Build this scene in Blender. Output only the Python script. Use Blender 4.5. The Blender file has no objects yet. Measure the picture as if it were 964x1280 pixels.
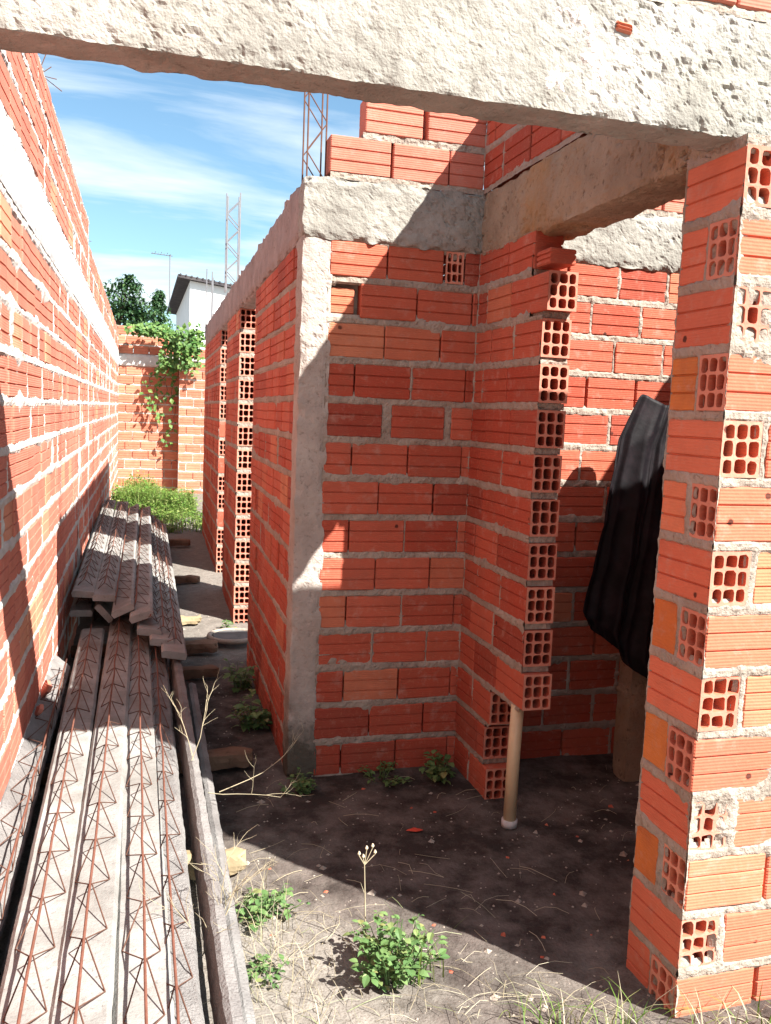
import bpy, math, random
import numpy as np
from mathutils import Vector, Matrix, Quaternion
random.seed(7)
RNG = np.random.default_rng(11)
scene = bpy.context.scene
COL = scene.collection

# ------------------------------------------------------------------ helpers
_tab = np.random.default_rng(5).random((64, 64, 64)).astype(np.float64)

def vnoise(x, y, z):
    x, y, z = np.broadcast_arrays(np.asarray(x, float), np.asarray(y, float), np.asarray(z, float))
    xi, yi, zi = np.floor(x).astype(int), np.floor(y).astype(int), np.floor(z).astype(int)
    fx, fy, fz = x - xi, y - yi, z - zi
    fx, fy, fz = [t * t * (3 - 2 * t) for t in (fx, fy, fz)]
    def g(a, b, c):
        return _tab[(xi + a) & 63, (yi + b) & 63, (zi + c) & 63]
    c00 = g(0, 0, 0) * (1 - fx) + g(1, 0, 0) * fx
    c10 = g(0, 1, 0) * (1 - fx) + g(1, 1, 0) * fx
    c01 = g(0, 0, 1) * (1 - fx) + g(1, 0, 1) * fx
    c11 = g(0, 1, 1) * (1 - fx) + g(1, 1, 1) * fx
    return ((c00 * (1 - fy) + c10 * fy) * (1 - fz) + (c01 * (1 - fy) + c11 * fy) * fz) * 2 - 1

def fbm(x, y, z, s, octv=3, gain=0.5):
    t = 0; a = 1.0; n = 0
    for o in range(octv):
        k = s * 2 ** o
        t = t + a * vnoise(np.asarray(x) * k + 17.3 * o, np.asarray(y) * k + 5.1 * o, np.asarray(z) * k + 9.7 * o)
        n += a; a *= gain
    return t / n

class MB:
    """collects geometry, builds ONE mesh object"""
    def __init__(self):
        self.v = []; self.f = []; self.m = []; self.n = 0
    def add(self, verts, faces, mat=0):
        b = self.n
        self.v.extend([tuple(map(float, p)) for p in verts]); self.n += len(verts)
        for q in faces:
            self.f.append(tuple(b + i for i in q)); self.m.append(mat)
    def grid(self, P, mat=0, keep=None, flip=False):
        """P: (n,m,3) array of points"""
        n, m = P.shape[:2]
        b = self.n
        self.v.extend(map(tuple, P.reshape(-1, 3).tolist())); self.n += n * m
        I, J = np.meshgrid(np.arange(n - 1), np.arange(m - 1), indexing='ij')
        if keep is not None:
            I, J = I[keep], J[keep]
        a = (b + I * m + J).ravel()
        q = np.stack([a, a + m, a + m + 1, a + 1], 1)
        if flip: q = q[:, ::-1]
        self.f.extend(map(tuple, q.tolist())); self.m.extend([mat] * len(q))
    def box(self, x0, x1, y0, y1, z0, z1, mat=0):
        v = [(x, y, z) for x in (x0, x1) for y in (y0, y1) for z in (z0, z1)]
        self.add(v, [(0, 1, 3, 2), (4, 6, 7, 5), (0, 4, 5, 1), (2, 3, 7, 6), (0, 2, 6, 4), (1, 5, 7, 3)], mat)
    def tube(self, pts, r, seg=6, mat=0, cap=True):
        pts = [Vector(p) for p in pts]
        rs = r if isinstance(r, (list, tuple)) else [r] * len(pts)
        rings = []; prev = None
        for i, p in enumerate(pts):
            t = (pts[min(i + 1, len(pts) - 1)] - pts[max(i - 1, 0)]).normalized()
            a = prev if prev is not None else (Vector((0, 0, 1)) if abs(t.z) < .9 else Vector((1, 0, 0)))
            u = (a - t * a.dot(t))
            if u.length < 1e-6: u = t.orthogonal()
            u.normalize(); prev = u; w = t.cross(u)
            rings.append([p + (u * math.cos(2 * math.pi * k / seg) + w * math.sin(2 * math.pi * k / seg)) * rs[i] for k in range(seg)])
        v = [q for rg in rings for q in rg]; f = []
        for i in range(len(pts) - 1):
            for k in range(seg):
                k2 = (k + 1) % seg
                f.append((i * seg + k, i * seg + k2, (i + 1) * seg + k2, (i + 1) * seg + k))
        if cap:
            f.append(tuple(range(seg))[::-1]); f.append(tuple((len(pts) - 1) * seg + k for k in range(seg)))
        self.add(v, f, mat)
    def mesh(self, name, mats, smooth=False):
        me = bpy.data.meshes.new(name)
        me.from_pydata(self.v, [], self.f)
        for m in mats: me.materials.append(m)
        if len(mats) > 1: me.polygons.foreach_set('material_index', self.m)
        if smooth: me.polygons.foreach_set('use_smooth', [True] * len(me.polygons))
        me.update()
        return me
    def build(self, name, mats, parent=None, smooth=False):
        if not isinstance(mats, (list, tuple)): mats = [mats]
        o = bpy.data.objects.new(name, self.mesh(name, mats, smooth)); COL.objects.link(o)
        if parent is not None:
            o.parent = parent
            w = Vector((0, 0, 0)); q = parent
            while q is not None: w += q.location; q = q.parent
            o.location = -w               # vertices were given in world coordinates
        return o

def tag(o, label=None, cat=None, group=None, kind=None):
    if label: o['label'] = label
    if cat: o['category'] = cat
    if group: o['group'] = group
    if kind: o['kind'] = kind
    return o

def empty(name, loc, label=None, cat=None, group=None):
    o = bpy.data.objects.new(name, None); COL.objects.link(o)
    o.location = loc; o.empty_display_size = .1
    return tag(o, label, cat, group)

def single(name, mb, mats, loc, label, cat, group=None, kind=None, smooth=False):
    """a thing that is one mesh, origin moved to its base"""
    loc = Vector(loc)
    mb.v = [(p[0] - loc.x, p[1] - loc.y, p[2] - loc.z) for p in mb.v]
    o = mb.build(name, mats, None, smooth); o.location = loc
    return tag(o, label, cat, group, kind)

# ------------------------------------------------------------------ materials
def new_mat(name, rough=.9, spec=.2):
    m = bpy.data.materials.new(name); m.use_nodes = True
    nt = m.node_tree; b = nt.nodes['Principled BSDF']
    b.inputs['Roughness'].default_value = rough
    b.inputs['Specular IOR Level'].default_value = spec
    return m, nt, b
def N(nt, t, **kw):
    n = nt.nodes.new(t)
    for k, v in kw.items():
        if k in n.inputs.keys() if isinstance(k, str) else False: n.inputs[k].default_value = v
        else: setattr(n, k, v)
    return n
def L(nt, a, b): nt.links.new(a, b)
def noise(nt, scale, detail=4, rough=.55, vec=None):
    n = nt.nodes.new('ShaderNodeTexNoise'); n.inputs['Scale'].default_value = scale
    n.inputs['Detail'].default_value = detail; n.inputs['Roughness'].default_value = rough
    if vec is not None: L(nt, vec, n.inputs['Vector'])
    return n.outputs['Fac']
def ramp(nt, fac, stops):
    r = nt.nodes.new('ShaderNodeValToRGB'); e = r.color_ramp.elements
    while len(e) < len(stops): e.new(.5)
    for i, (p, c) in enumerate(stops):
        e[i].position = p; e[i].color = (*c, 1) if len(c) == 3 else c
    L(nt, fac, r.inputs['Fac']); return r.outputs['Color']
def mix(nt, fac, a, b, mode='MIX'):
    m = nt.nodes.new('ShaderNodeMix'); m.data_type = 'RGBA'; m.blend_type = mode
    for s, v in ((m.inputs[0], fac), (m.inputs[6], a), (m.inputs[7], b)):
        if hasattr(v, 'is_output'): L(nt, v, s)
        elif isinstance(v, (int, float)): s.default_value = v
        else: s.default_value = (*v, 1)
    return m.outputs[2]
def math_(nt, op, a, b=None, c=None):
    m = nt.nodes.new('ShaderNodeMath'); m.operation = op
    for i, v in enumerate((a, b, c)):
        if v is None: continue
        if hasattr(v, 'is_output'): L(nt, v, m.inputs[i])
        else: m.inputs[i].default_value = v
    return m.outputs[0]
def bump(nt, bsdf, h, strength, dist, prev=None):
    b = nt.nodes.new('ShaderNodeBump'); b.inputs['Strength'].default_value = strength
    b.inputs['Distance'].default_value = dist; L(nt, h, b.inputs['Height'])
    if prev is not None: L(nt, prev, b.inputs['Normal'])
    L(nt, b.outputs['Normal'], bsdf.inputs['Normal']); return b.outputs['Normal']
def pos(nt): return nt.nodes.new('ShaderNodeNewGeometry').outputs['Position']

def brick_mat(name, stops, dirt=.35, stripe=.28, per_object=False):
    m, nt, b = new_mat(name, .85, .15)
    geo = nt.nodes.new('ShaderNodeNewGeometry'); p = geo.outputs['Position']
    rnd = nt.nodes.new('ShaderNodeObjectInfo').outputs['Random'] if per_object else geo.outputs['Random Per Island']
    c = ramp(nt, rnd, stops)
    f1 = noise(nt, 9, 5, .6, p); f2 = noise(nt, 60, 3, .6, p)
    c = mix(nt, math_(nt, 'MULTIPLY', ramp(nt, f1, [(.42, (0, 0, 0)), (.7, (1, 1, 1))]), dirt), c, (.26, .085, .05))
    c = mix(nt, math_(nt, 'MULTIPLY', ramp(nt, f2, [(.55, (0, 0, 0)), (.75, (1, 1, 1))]), .25), c, (.56, .25, .15))
    # pale cement bloom wiped over the faces
    f3 = noise(nt, 16, 6, .7, p)
    c = mix(nt, math_(nt, 'MULTIPLY', ramp(nt, f3, [(.55, (0, 0, 0)), (.72, (1, 1, 1))]), .42), c, (.45, .31, .25))
    # small knocked holes and dark smudges
    vo = nt.nodes.new('ShaderNodeTexVoronoi'); vo.inputs['Scale'].default_value = 6.5; L(nt, p, vo.inputs['Vector'])
    c = mix(nt, ramp(nt, math_(nt, 'ADD', vo.outputs['Distance'], math_(nt, 'MULTIPLY', f2, .06)), [(.075, (.9, .9, .9)), (.10, (0, 0, 0))]), c, (.05, .018, .014))
    f4 = noise(nt, 3.2, 6, .7, p)
    c = mix(nt, math_(nt, 'MULTIPLY', ramp(nt, f4, [(.5, (0, 0, 0)), (.7, (1, 1, 1))]), .35), c, (.30, .12, .085))
    L(nt, c, b.inputs['Base Color'])
    # fine extruded ridges running along the brick, wandering a little
    sep = nt.nodes.new('ShaderNodeSeparateXYZ'); L(nt, p, sep.inputs[0])
    wob = math_(nt, 'MULTIPLY', noise(nt, 5, 2, .5, p), .006)
    zz = math_(nt, 'MULTIPLY', math_(nt, 'ADD', sep.outputs['Z'], wob), 2 * math.pi / .0085)
    s = math_(nt, 'SINE', zz)
    n1 = bump(nt, b, s, stripe, .0012)
    bump(nt, b, f2, .35, .004, n1)
    return m

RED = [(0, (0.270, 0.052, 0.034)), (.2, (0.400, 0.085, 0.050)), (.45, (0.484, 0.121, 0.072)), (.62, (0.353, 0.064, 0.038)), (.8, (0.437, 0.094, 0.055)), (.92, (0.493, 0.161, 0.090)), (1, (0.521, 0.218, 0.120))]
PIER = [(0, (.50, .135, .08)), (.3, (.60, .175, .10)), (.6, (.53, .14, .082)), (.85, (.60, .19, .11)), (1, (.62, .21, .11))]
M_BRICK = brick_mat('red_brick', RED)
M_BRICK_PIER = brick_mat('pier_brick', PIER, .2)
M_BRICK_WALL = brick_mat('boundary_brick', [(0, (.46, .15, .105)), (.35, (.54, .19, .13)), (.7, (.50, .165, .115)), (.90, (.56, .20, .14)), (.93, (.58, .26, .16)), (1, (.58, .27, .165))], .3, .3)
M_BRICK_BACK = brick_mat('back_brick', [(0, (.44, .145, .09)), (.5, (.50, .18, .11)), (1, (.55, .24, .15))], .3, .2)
M_HOLLOW = brick_mat('hollow_block', RED, .3, .25, True)
M_HOLLOW_PIER = brick_mat('pier_hollow_block', PIER, .2, .25, True)
M_CUT = brick_mat('cut_block_end', [(0, (.52, .20, .14)), (1, (.60, .27, .19))], .25, 0, True)
M_ORANGE = brick_mat('orange_brick', [(0, (.50, .15, .045)), (1, (.54, .19, .055))], .45, .25)

def grit_mat(name, lo, hi, dark, rough=.95, s=(7, 45, 160), bdist=.006, bstr=.7, stain=None, damp_shade=None):
    m, nt, b = new_mat(name, rough, .1)
    p = pos(nt)
    a = noise(nt, s[0], 5, .6, p); c2 = noise(nt, s[1], 4, .65, p); g = noise(nt, s[2], 2, .5, p)
    c = mix(nt, ramp(nt, a, [(.35, (0, 0, 0)), (.65, (1, 1, 1))]), lo, hi)
    c = mix(nt, math_(nt, 'MULTIPLY', ramp(nt, c2, [(.28, (1, 1, 1)), (.42, (0, 0, 0))]), .75), c, dark)
    if stain:
        sn = noise(nt, 2.2, 6, .65, p)
        c = mix(nt, math_(nt, 'MULTIPLY', ramp(nt, sn, [(.50, (0, 0, 0)), (.66, (1, 1, 1))]), stain[1]), c, stain[0])
    if damp_shade:          # mossy rising damp at the foot
        sz = nt.nodes.new('ShaderNodeSeparateXYZ'); L(nt, p, sz.inputs[0])
        zz = math_(nt, 'ADD', sz.outputs['Z'], math_(nt, 'MULTIPLY', math_(nt, 'SUBTRACT', noise(nt, 6, 6, .7, p), .5), .5))
        c = mix(nt, math_(nt, 'MULTIPLY', ramp(nt, zz, [(.10, (1, 1, 1)), (.36, (0, 0, 0))]), .85), c, damp_shade)
    L(nt, c, b.inputs['Base Color'])
    n1 = bump(nt, b, c2, bstr, bdist)
    bump(nt, b, g, bstr * .6, bdist * .35, n1)
    return m
M_MORTAR = grit_mat('mortar', (.27, .225, .185), (.36, .31, .26), (.14, .11, .09), bdist=.009, bstr=.9)
M_MORTAR_W = grit_mat('pale_mortar', (.40, .37, .34), (.52, .48, .445), (.25, .21, .185), bdist=.009, bstr=.9)
M_CONC = grit_mat('rough_concrete', (.225, .215, .19), (.31, .30, .265), (.11, .10, .085), s=(6, 55, 190), bdist=.008, bstr=.75, stain=((.42, .41, .38), .55))
M_CONC_B = grit_mat('brown_concrete', (.24, .19, .135), (.34, .28, .205), (.085, .06, .045), s=(5, 38, 150), bdist=.010, bstr=1, stain=((.33, .19, .075), .7))
M_COLUMN = grit_mat('column_concrete', (.34, .30, .27), (.43, .39, .35), (.19, .16, .14), s=(6, 50, 190), bdist=.007, bstr=.9, stain=((.27, .22, .185), .5), damp_shade=(.05, .045, .03))
M_BAND = grit_mat('white_band', (.40, .39, .385), (.52, .51, .50), (.30, .28, .27), bdist=.006, stain=((.60, .59, .58), .6))
M_RINGDARK = grit_mat('weathered_concrete', (.24, .20, .185), (.33, .28, .26), (.12, .10, .09))
M_JOIST = grit_mat('joist_concrete', (.21, .205, .192), (.31, .302, .285), (.12, .115, .11), s=(6, 90, 260), bdist=.004, stain=((.14, .125, .11), .55))
M_JOIST_D = grit_mat('dark_joist_concrete', (.16, .15, .145), (.26, .25, .24), (.07, .065, .06), s=(6, 110, 300), bdist=.007, bstr=1, stain=((.16, .14, .13), .5))
M_TIMBER = grit_mat('old_timber', (.13, .075, .05), (.20, .125, .085), (.06, .035, .025), s=(6, 30, 120), bdist=.003)
M_YELLOW = grit_mat('yellow_wood', (.27, .205, .12), (.34, .27, .17), (.16, .115, .065), bdist=.002)
M_DRAIN = grit_mat('drain_concrete', (.11, .108, .105), (.17, .165, .16), (.07, .065, .06), bdist=.003)
M_HOUSEWHITE = grit_mat('white_render', (.76, .77, .78), (.82, .82, .82), (.70, .70, .70), s=(2, 9, 30), bdist=.002)
M_ROOF = grit_mat('dark_roof', (.055, .05, .055), (.09, .08, .08), (.03, .03, .03), s=(3, 12, 60))

def plain(name, col, rough=.6, spec=.3, metal=0, var=.25, sc=30):
    m, nt, b = new_mat(name, rough, spec)
    p = pos(nt); f = noise(nt, sc, 4, .6, p)
    c = mix(nt, f, tuple(x * (1 - var) for x in col), tuple(min(1, x * (1 + var)) for x in col))
    L(nt, c, b.inputs['Base Color']); b.inputs['Metallic'].default_value = metal
    bump(nt, b, f, .3, .002)
    return m
M_RUST = plain('rusty_steel', (.15, .062, .042), .85, .2, 0, .5, 45)
M_RUST_D = plain('dark_rusty_steel', (.13, .065, .045), .8, .25, .2, .4, 45)
M_GALV = plain('grey_metal', (.25, .25, .26), .5, .4, .5)
M_PVC = plain('old_pvc', (.58, .44, .27), .45, .4, 0, .18, 14)
M_STRAW = plain('straw', (.46, .40, .28), .9, .1, 0, .35, 20)
M_TWIG = plain('twig', (.36, .31, .21), .9, .1, 0, .3, 20)
M_REDLEAF = plain('red_leaf', (.55, .07, .04), .7, .2)
M_BARK = plain('bark', (.12, .085, .06), .95, .1)
# black plastic film
M_TARP, nt, b = new_mat('black_plastic', .62, .18)
p = pos(nt); f = noise(nt, 14, 5, .6, p)
L(nt, mix(nt, ramp(nt, f, [(.45, (0, 0, 0)), (.7, (1, 1, 1))]), (.004, .003, .0045), (.014, .009, .012)), b.inputs['Base Color'])
bump(nt, b, noise(nt, 30, 3, .5, p), .25, .006)

def leaf_mat(name, stops, trans=.25):
    m, nt, b = new_mat(name, .55, .3)
    geo = nt.nodes.new('ShaderNodeNewGeometry')
    c = ramp(nt, geo.outputs['Random Per Island'], stops); L(nt, c, b.inputs['Base Color'])
    t = nt.nodes.new('ShaderNodeBsdfTranslucent'); L(nt, c, t.inputs['Color'])
    ms = nt.nodes.new('ShaderNodeMixShader'); ms.inputs[0].default_value = trans
    out = nt.nodes['Material Output']
    L(nt, b.outputs[0], ms.inputs[1]); L(nt, t.outputs[0], ms.inputs[2]); L(nt, ms.outputs[0], out.inputs[0])
    return m
M_LEAF = leaf_mat('weed_leaf', [(0, (.075, .15, .05)), (.5, (.11, .20, .065)), (.85, (.16, .25, .09)), (1, (.26, .26, .10))])
M_LEAF_TREE = leaf_mat('tree_leaf', [(0, (.025, .07, .03)), (.5, (.045, .105, .04)), (.85, (.07, .13, .045)), (1, (.10, .15, .04))])
M_LEAF_VINE = leaf_mat('vine_leaf', [(0, (.05, .13, .03)), (.5, (.09, .18, .04)), (1, (.16, .24, .06))])
M_GRASS = leaf_mat('grass_leaf', [(0, (.07, .15, .025)), (.4, (.11, .20, .035)), (.8, (.17, .245, .05)), (1, (.29, .30, .12))])
M_DRYGRASS = leaf_mat('dry_grass', [(0, (.24, .20, .13)), (.5, (.38, .33, .22)), (.85, (.48, .43, .31)), (1, (.20, .25, .10))], .15)

# ground
M_GROUND, nt, b = new_mat('ground_dirt', .95, .1)
p = pos(nt)
a = noise(nt, 1.6, 7, .66, p); c2 = noise(nt, 20, 5, .65, p); g = noise(nt, 130, 3, .6, p)
sep = nt.nodes.new('ShaderNodeSeparateXYZ'); L(nt, p, sep.inputs[0])
c = mix(nt, ramp(nt, c2, [(.3, (0, 0, 0)), (.7, (1, 1, 1))]), (.165, .148, .13), (.265, .24, .21))
c = mix(nt, math_(nt, 'MULTIPLY', ramp(nt, g, [(.35, (1, 1, 1)), (.5, (0, 0, 0))]), .6), c, (.10, .08, .06))
# mossy damp mottling plus shade painted into the slab behind the pier's shadow line
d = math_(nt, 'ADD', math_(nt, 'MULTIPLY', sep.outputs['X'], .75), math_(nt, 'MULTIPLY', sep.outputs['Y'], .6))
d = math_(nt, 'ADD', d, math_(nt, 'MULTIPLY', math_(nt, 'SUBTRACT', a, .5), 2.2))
damp_shade = ramp(nt, math_(nt, 'MULTIPLY', d, .25), [(.42, (0, 0, 0)), (.55, (1, 1, 1))])
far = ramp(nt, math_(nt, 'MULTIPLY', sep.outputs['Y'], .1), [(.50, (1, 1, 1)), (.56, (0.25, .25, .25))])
c = mix(nt, math_(nt, 'MULTIPLY', math_(nt, 'MULTIPLY', damp_shade, far), .95), c, mix(nt, ramp(nt, noise(nt, 4, 7, .72, p), [(.42, (0, 0, 0)), (.62, (1, 1, 1))]), (.034, .026, .023), (.13, .107, .095)))
L(nt, c, b.inputs['Base Color'])
n1 = bump(nt, b, c2, .7, .015); bump(nt, b, g, .7, .004, n1)

# ------------------------------------------------------------------ brick building
BH, PITCH, Z0 = .137, .163, -.012
class Frame:
    def __init__(self, o, U, Nn):
        self.o = np.array(o, float); self.U = np.array(U, float); self.U /= np.linalg.norm(self.U)
        self.N = np.array(Nn, float); self.N /= np.linalg.norm(self.N)
    def p(self, u, n, v):
        return self.o + self.U * u + self.N * n + np.array([0, 0, 1.0]) * v

def profile(h, T, groove=True):
    b = .0045; g = .0035; d = .0055
    fr = [(-b, 0), (0, b)]
    if groove:
        for k in (1, 2):
            c = h * k / 3
            fr += [(0, c - g), (-d, c - g * .4), (-d, c + g * .4), (0, c + g)]
    fr += [(0, h - b), (-b, h)]
    return fr + [(-T - n, v) for n, v in reversed(fr)]

def brick(mb, F, u0, u1, v0, v1, T, mat=0, caps=(True, True), groove=True, jit=.0025):
    h = v1 - v0; pr = profile(h, T, groove); k = len(pr)
    dn = random.gauss(0, jit * .8); tilt = random.gauss(0, jit * .6); dv = random.gauss(0, jit * .35)
    L_ = u1 - u0; st = [0, .004 / L_, .33, .66, 1 - .004 / L_, 1]
    vs = []
    for i, s in enumerate(st):
        end = .0035 if (i in (0, 5)) else 0
        w = random.gauss(0, .0007)
        for n, v in pr:
            nn = n + (-end if n > -T / 2 else end)
            vv = v + (end * .7 if v < h * .2 else (-end * .7 if v > h * .8 else 0))
            vs.append(F.p(u0 + L_ * s, nn + dn + tilt * (s - .5) * 2 + w, v0 + vv + dv))
    fs = []
    for i in range(len(st) - 1):
        for j in range(k):
            j2 = (j + 1) % k
            fs.append((i * k + j, i * k + j2, (i + 1) * k + j2, (i + 1) * k + j))
    if caps[0]: fs.append(tuple(range(k)))
    if caps[1]: fs.append(tuple((len(st) - 1) * k + j for j in range(k))[::-1])
    mb.add(vs, fs, mat)

def hole_plate(mb, C, W, V, E, w, h, depth, mat=0, jit=.0012, broken=(), cut=1):
    """3 x 3 hollow end of a block. C: lower corner, W: width dir, V: up, E: outward"""
    C, W, V, E = [np.array(t, float) for t in (C, W, V, E)]
    mx = .008; web = .0065
    cw = w / 3; ch = h / 3
    for i in range(3):
        for j in range(3):
            x0, x1, y0, y1 = i * cw, (i + 1) * cw, j * ch, (j + 1) * ch
            l = mx if i == 0 else web / 2; r = mx if i == 2 else web / 2
            bt = mx if j == 0 else web / 2; tp = mx if j == 2 else web / 2
            J = lambda: random.uniform(-jit, jit)
            if (i, j) in broken:
                l, r, bt, tp = [max(.0008, q - random.uniform(.002, .006)) for q in (l, r, bt, tp)]
            X0, X1, Y0, Y1 = x0 + l + J(), x1 - r + J(), y0 + bt + J(), y1 - tp + J()
            rd = min(.0085, (X1 - X0) * .33); q = rd * .3
            hole = [(X0, Y0 + rd), (X0 + q, Y0 + q), (X0 + rd, Y0), (X1 - rd, Y0), (X1 - q, Y0 + q), (X1, Y0 + rd),
                    (X1, Y1 - rd), (X1 - q, Y1 - q), (X1 - rd, Y1), (X0 + rd, Y1), (X0 + q, Y1 - q), (X0, Y1 - rd)]
            hole = [(a + J() * .5, c + J() * .5) for a, c in hole]
            a = rd + .004
            cell = [(x0, y0 + a), (x0, y0), (x0 + a, y0), (x1 - a, y0), (x1, y0), (x1, y0 + a),
                    (x1, y1 - a), (x1, y1), (x1 - a, y1), (x0 + a, y1), (x0, y1), (x0, y1 - a)]
            e = [random.uniform(-.0006, .0006) for _ in range(12)]
            vs = [C + W * a_ + V * c_ for a_, c_ in cell]
            vs += [C + W * a_ + V * c_ + E * e[k] for k, (a_, c_) in enumerate(hole)]
            vs += [C + W * a_ + V * c_ - E * depth for a_, c_ in hole]
            fr, fs = [], []
            for k in range(12):
                k2 = (k + 1) % 12
                fr.append((k, k2, 12 + k2, 12 + k)); fs.append((12 + k, 12 + k2, 24 + k2, 24 + k))
            fs.append(tuple(24 + k for k in range(12)))
            mb.add(vs, fr + fs, mat); mb.m[-len(fr + fs):] = [cut] * len(fr) + [mat] * len(fs)

def mortar_face(mb, F, u0, u1, v0, v1, rects, res=.008, A=.0085, mat=1, hb=.0012, seed=0, edge=.0, off=-.001):
    """ragged squeezed-out bedding mortar: a displaced sheet that stands proud of the joints only"""
    nu = max(2, int(round((u1 - u0) / res)) + 1); nv = max(2, int(round((v1 - v0) / res)) + 1)
    u = np.linspace(u0, u1, nu); v = np.linspace(v0, v1, nv)
    D = np.full((nu, nv), -.03)
    for (a, b, c, d) in rects:
        i0, i1 = np.searchsorted(u, a - .03), np.searchsorted(u, b + .03)
        j0, j1 = np.searchsorted(v, c - .03), np.searchsorted(v, d + .03)
        if i1 <= i0 or j1 <= j0: continue
        uu = u[i0:i1, None]; vv = v[None, j0:j1]
        dd = np.minimum(np.minimum(uu - a, b - uu), np.minimum(vv - c, d - vv))
        D[i0:i1, j0:j1] = np.maximum(D[i0:i1, j0:j1], dd)
    UU, VV = np.meshgrid(u, v, indexing='ij')
    P = F.o[None, None] + F.U * UU[..., None] + np.array([0, 0, 1.0]) * VV[..., None]
    x, y, z = P[..., 0] + seed * 3.1, P[..., 1], P[..., 2]
    nz = fbm(x, y, z, 42, 3, .7); lo = fbm(x, y, z, 6, 2)
    k = np.clip(.85 - 1.1 * lo, .25, 1.8)
    h = hb + A * (nz + .25 * lo) - k * np.maximum(D + .002, 0) + .003 * lo
    h = np.maximum(h, -.016) + off
    P = P + F.N * h[..., None]
    big = h < -.0085
    keep = ~(big[:-1, :-1] & big[1:, :-1] & big[:-1, 1:] & big[1:, 1:])
    mb.grid(P, mat, keep)

def running(u0, u1, i, Lb=.24, gap=.006, shift=None, vary=.012):
    """bricks of one course; alternate courses are half a brick off"""
    s = shift if shift is not None else (0 if i % 2 == 0 else Lb / 2)
    out = []; u = u0 - s
    while u < u1 - .01:
        l = Lb + random.uniform(-vary, vary) * .4
        a, b = max(u, u0), min(u + l, u1)
        if b - a > .03: out.append((a, b))
        u += l + gap
    return out

def merge(bricks, prob, gap):
    """rects for the mortar sheet: dry perpends are bridged, mortared ones stay open"""
    out = []
    for (a, b, c, d) in bricks:
        if out and abs(out[-1][2] - c) < 1e-6 and a - out[-1][1] < gap and random.random() > prob:
            out[-1][1] = b
        else: out.append([a, b, c, d])
    return [tuple(r) for r in out]

# ------------------------------------------------------------------ rough concrete
def rough_box(mb, x0, x1, y0, y1, z0, z1, res=.012, amp=.006, mat=0, s=16, pit=.0, faces='xXyYzZ', skew=None, wear=.012):
    def sheet(a, b):
        return np.meshgrid(a, b, indexing='ij')
    ax = [np.linspace(p, q, max(2, int(round((q - p) / res)) + 1)) for p, q in ((x0, x1), (y0, y1), (z0, z1))]
    for fc in faces:
        i = 'xyz'.index(fc.lower()); hi = fc.isupper()
        j, k = [(1, 2), (2, 0), (0, 1)][i]
        A, B = sheet(ax[j], ax[k])
        P = np.zeros(A.shape + (3,)); P[..., j] = A; P[..., k] = B
        P[..., i] = (x1, y1, z1)[i] if hi else (x0, y0, z0)[i]
        x, y, z = P[..., 0].copy(), P[..., 1].copy(), P[..., 2].copy()
        ctr = [(x0 + x1) / 2, (y0 + y1) / 2, (z0 + z1) / 2]; half = [(x1 - x0) / 2, (y1 - y0) / 2, (z1 - z0) / 2]
        # worn arrises: near two edges at once the surface pulls in
        de = [half[t] - np.abs(P[..., t] - ctr[t]) for t in range(3)]
        w = 0
        for t in range(3):
            for q in range(t + 1, 3):
                w = w + np.clip(1 - (de[t] + de[q]) / .035, 0, 1)
        wn = wear * w * (.6 + .8 * vnoise(x * 22, y * 22, z * 22))
        for t in range(3):
            n = fbm(x + 31 * t, y + 7 * t, z - 13 * t, s, 4, .55)
            P[..., t] += amp * n - np.sign(P[..., t] - ctr[t]) * wn * np.clip(1 - de[t] / .03, 0, 1)
        if pit:
            pz = fbm(x + 3, y + 5, z + 8, 48, 3, .6); m = np.clip(pz - .12, 0, .5) * fbm(x, y, z, 3, 2).clip(-.2, .6).__add__(.45)
            P[..., i] += (-1 if hi else 1) * pit * m * 2.2
        if skew is not None: P = skew(P)
        mb.grid(P, mat, None, not hi)

# ================================================================== THE HOUSE
HX, HY = .625, 3.55
house = empty('unfinished_house', (HX, HY, 0), 'roofless house under construction in red hollow bricks with grey concrete beams, right of the passage', 'house')

XR = 1.385         # face of the return wall / door jamb
T = .115
# ---- front-facing wall, runs on behind the jamb into the room
F = Frame((HX + .115, HY, 0), (1, 0, 0), (0, -1, 0))
front = MB(); rects = []
hollow_front = None
cu = XR - (HX + .115)          # u of the inner corner
for i in range(14):
    v0 = Z0 + PITCH * i; v1 = v0 + BH
    if i == 13: parts = [(0, .24), (.246, .487), (.585, .65)]
    elif i == 12: parts = [(.135, .375), (.381, .622), (.628, .65)]
    elif i == 9: parts = [(0, .245), (.288, .522), (.555, .65)]
    elif i % 2 == 0: parts = [(0, .118), (.124, .364), (.37, .608), (.612, .65)]
    else: parts = [(0, .24), (.245, .487), (.493, .65)]
    parts += [(a + .76, b + .76) for a, b in running(0, 1.55, i, .24, .012, .07 + .12 * (i % 2))]
    row = []
    for a, b in parts:
        orange = a > .76 and i == 8
        brick(front, F, a, b, v0, v1, T, 0)
        row.append((a, b, v0, v1))
    if i == 12:            # the short block set back beside the column
        front_set = (.012, .112, v0 + .012, v1 - .02)
        brick(front, Frame((HX + .115, HY + .022, 0), (1, 0, 0), (0, -1, 0)), *front_set, T - .03)
        row.insert(0, (.0, .128, v0, v1))
    if i == 13: row.append((.493, .58, v0, v1))
    row.sort()
    rects += merge(row, .0 if i != 9 else 1, .02) if a < .7 else merge([r for r in row if r[0] < .7], 1 if i in (9,) else .06, .02) + merge([r for r in row if r[0] >= .7], .55, .02)
front.box(HX + .117, HX + .27, HY + .06, HY + .1, Z0 + PITCH * 12 - .01, Z0 + PITCH * 13, 1)
mortar_face(front, F, -.005, 2.3, -.02, 2.245, rects, .0085)
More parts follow.
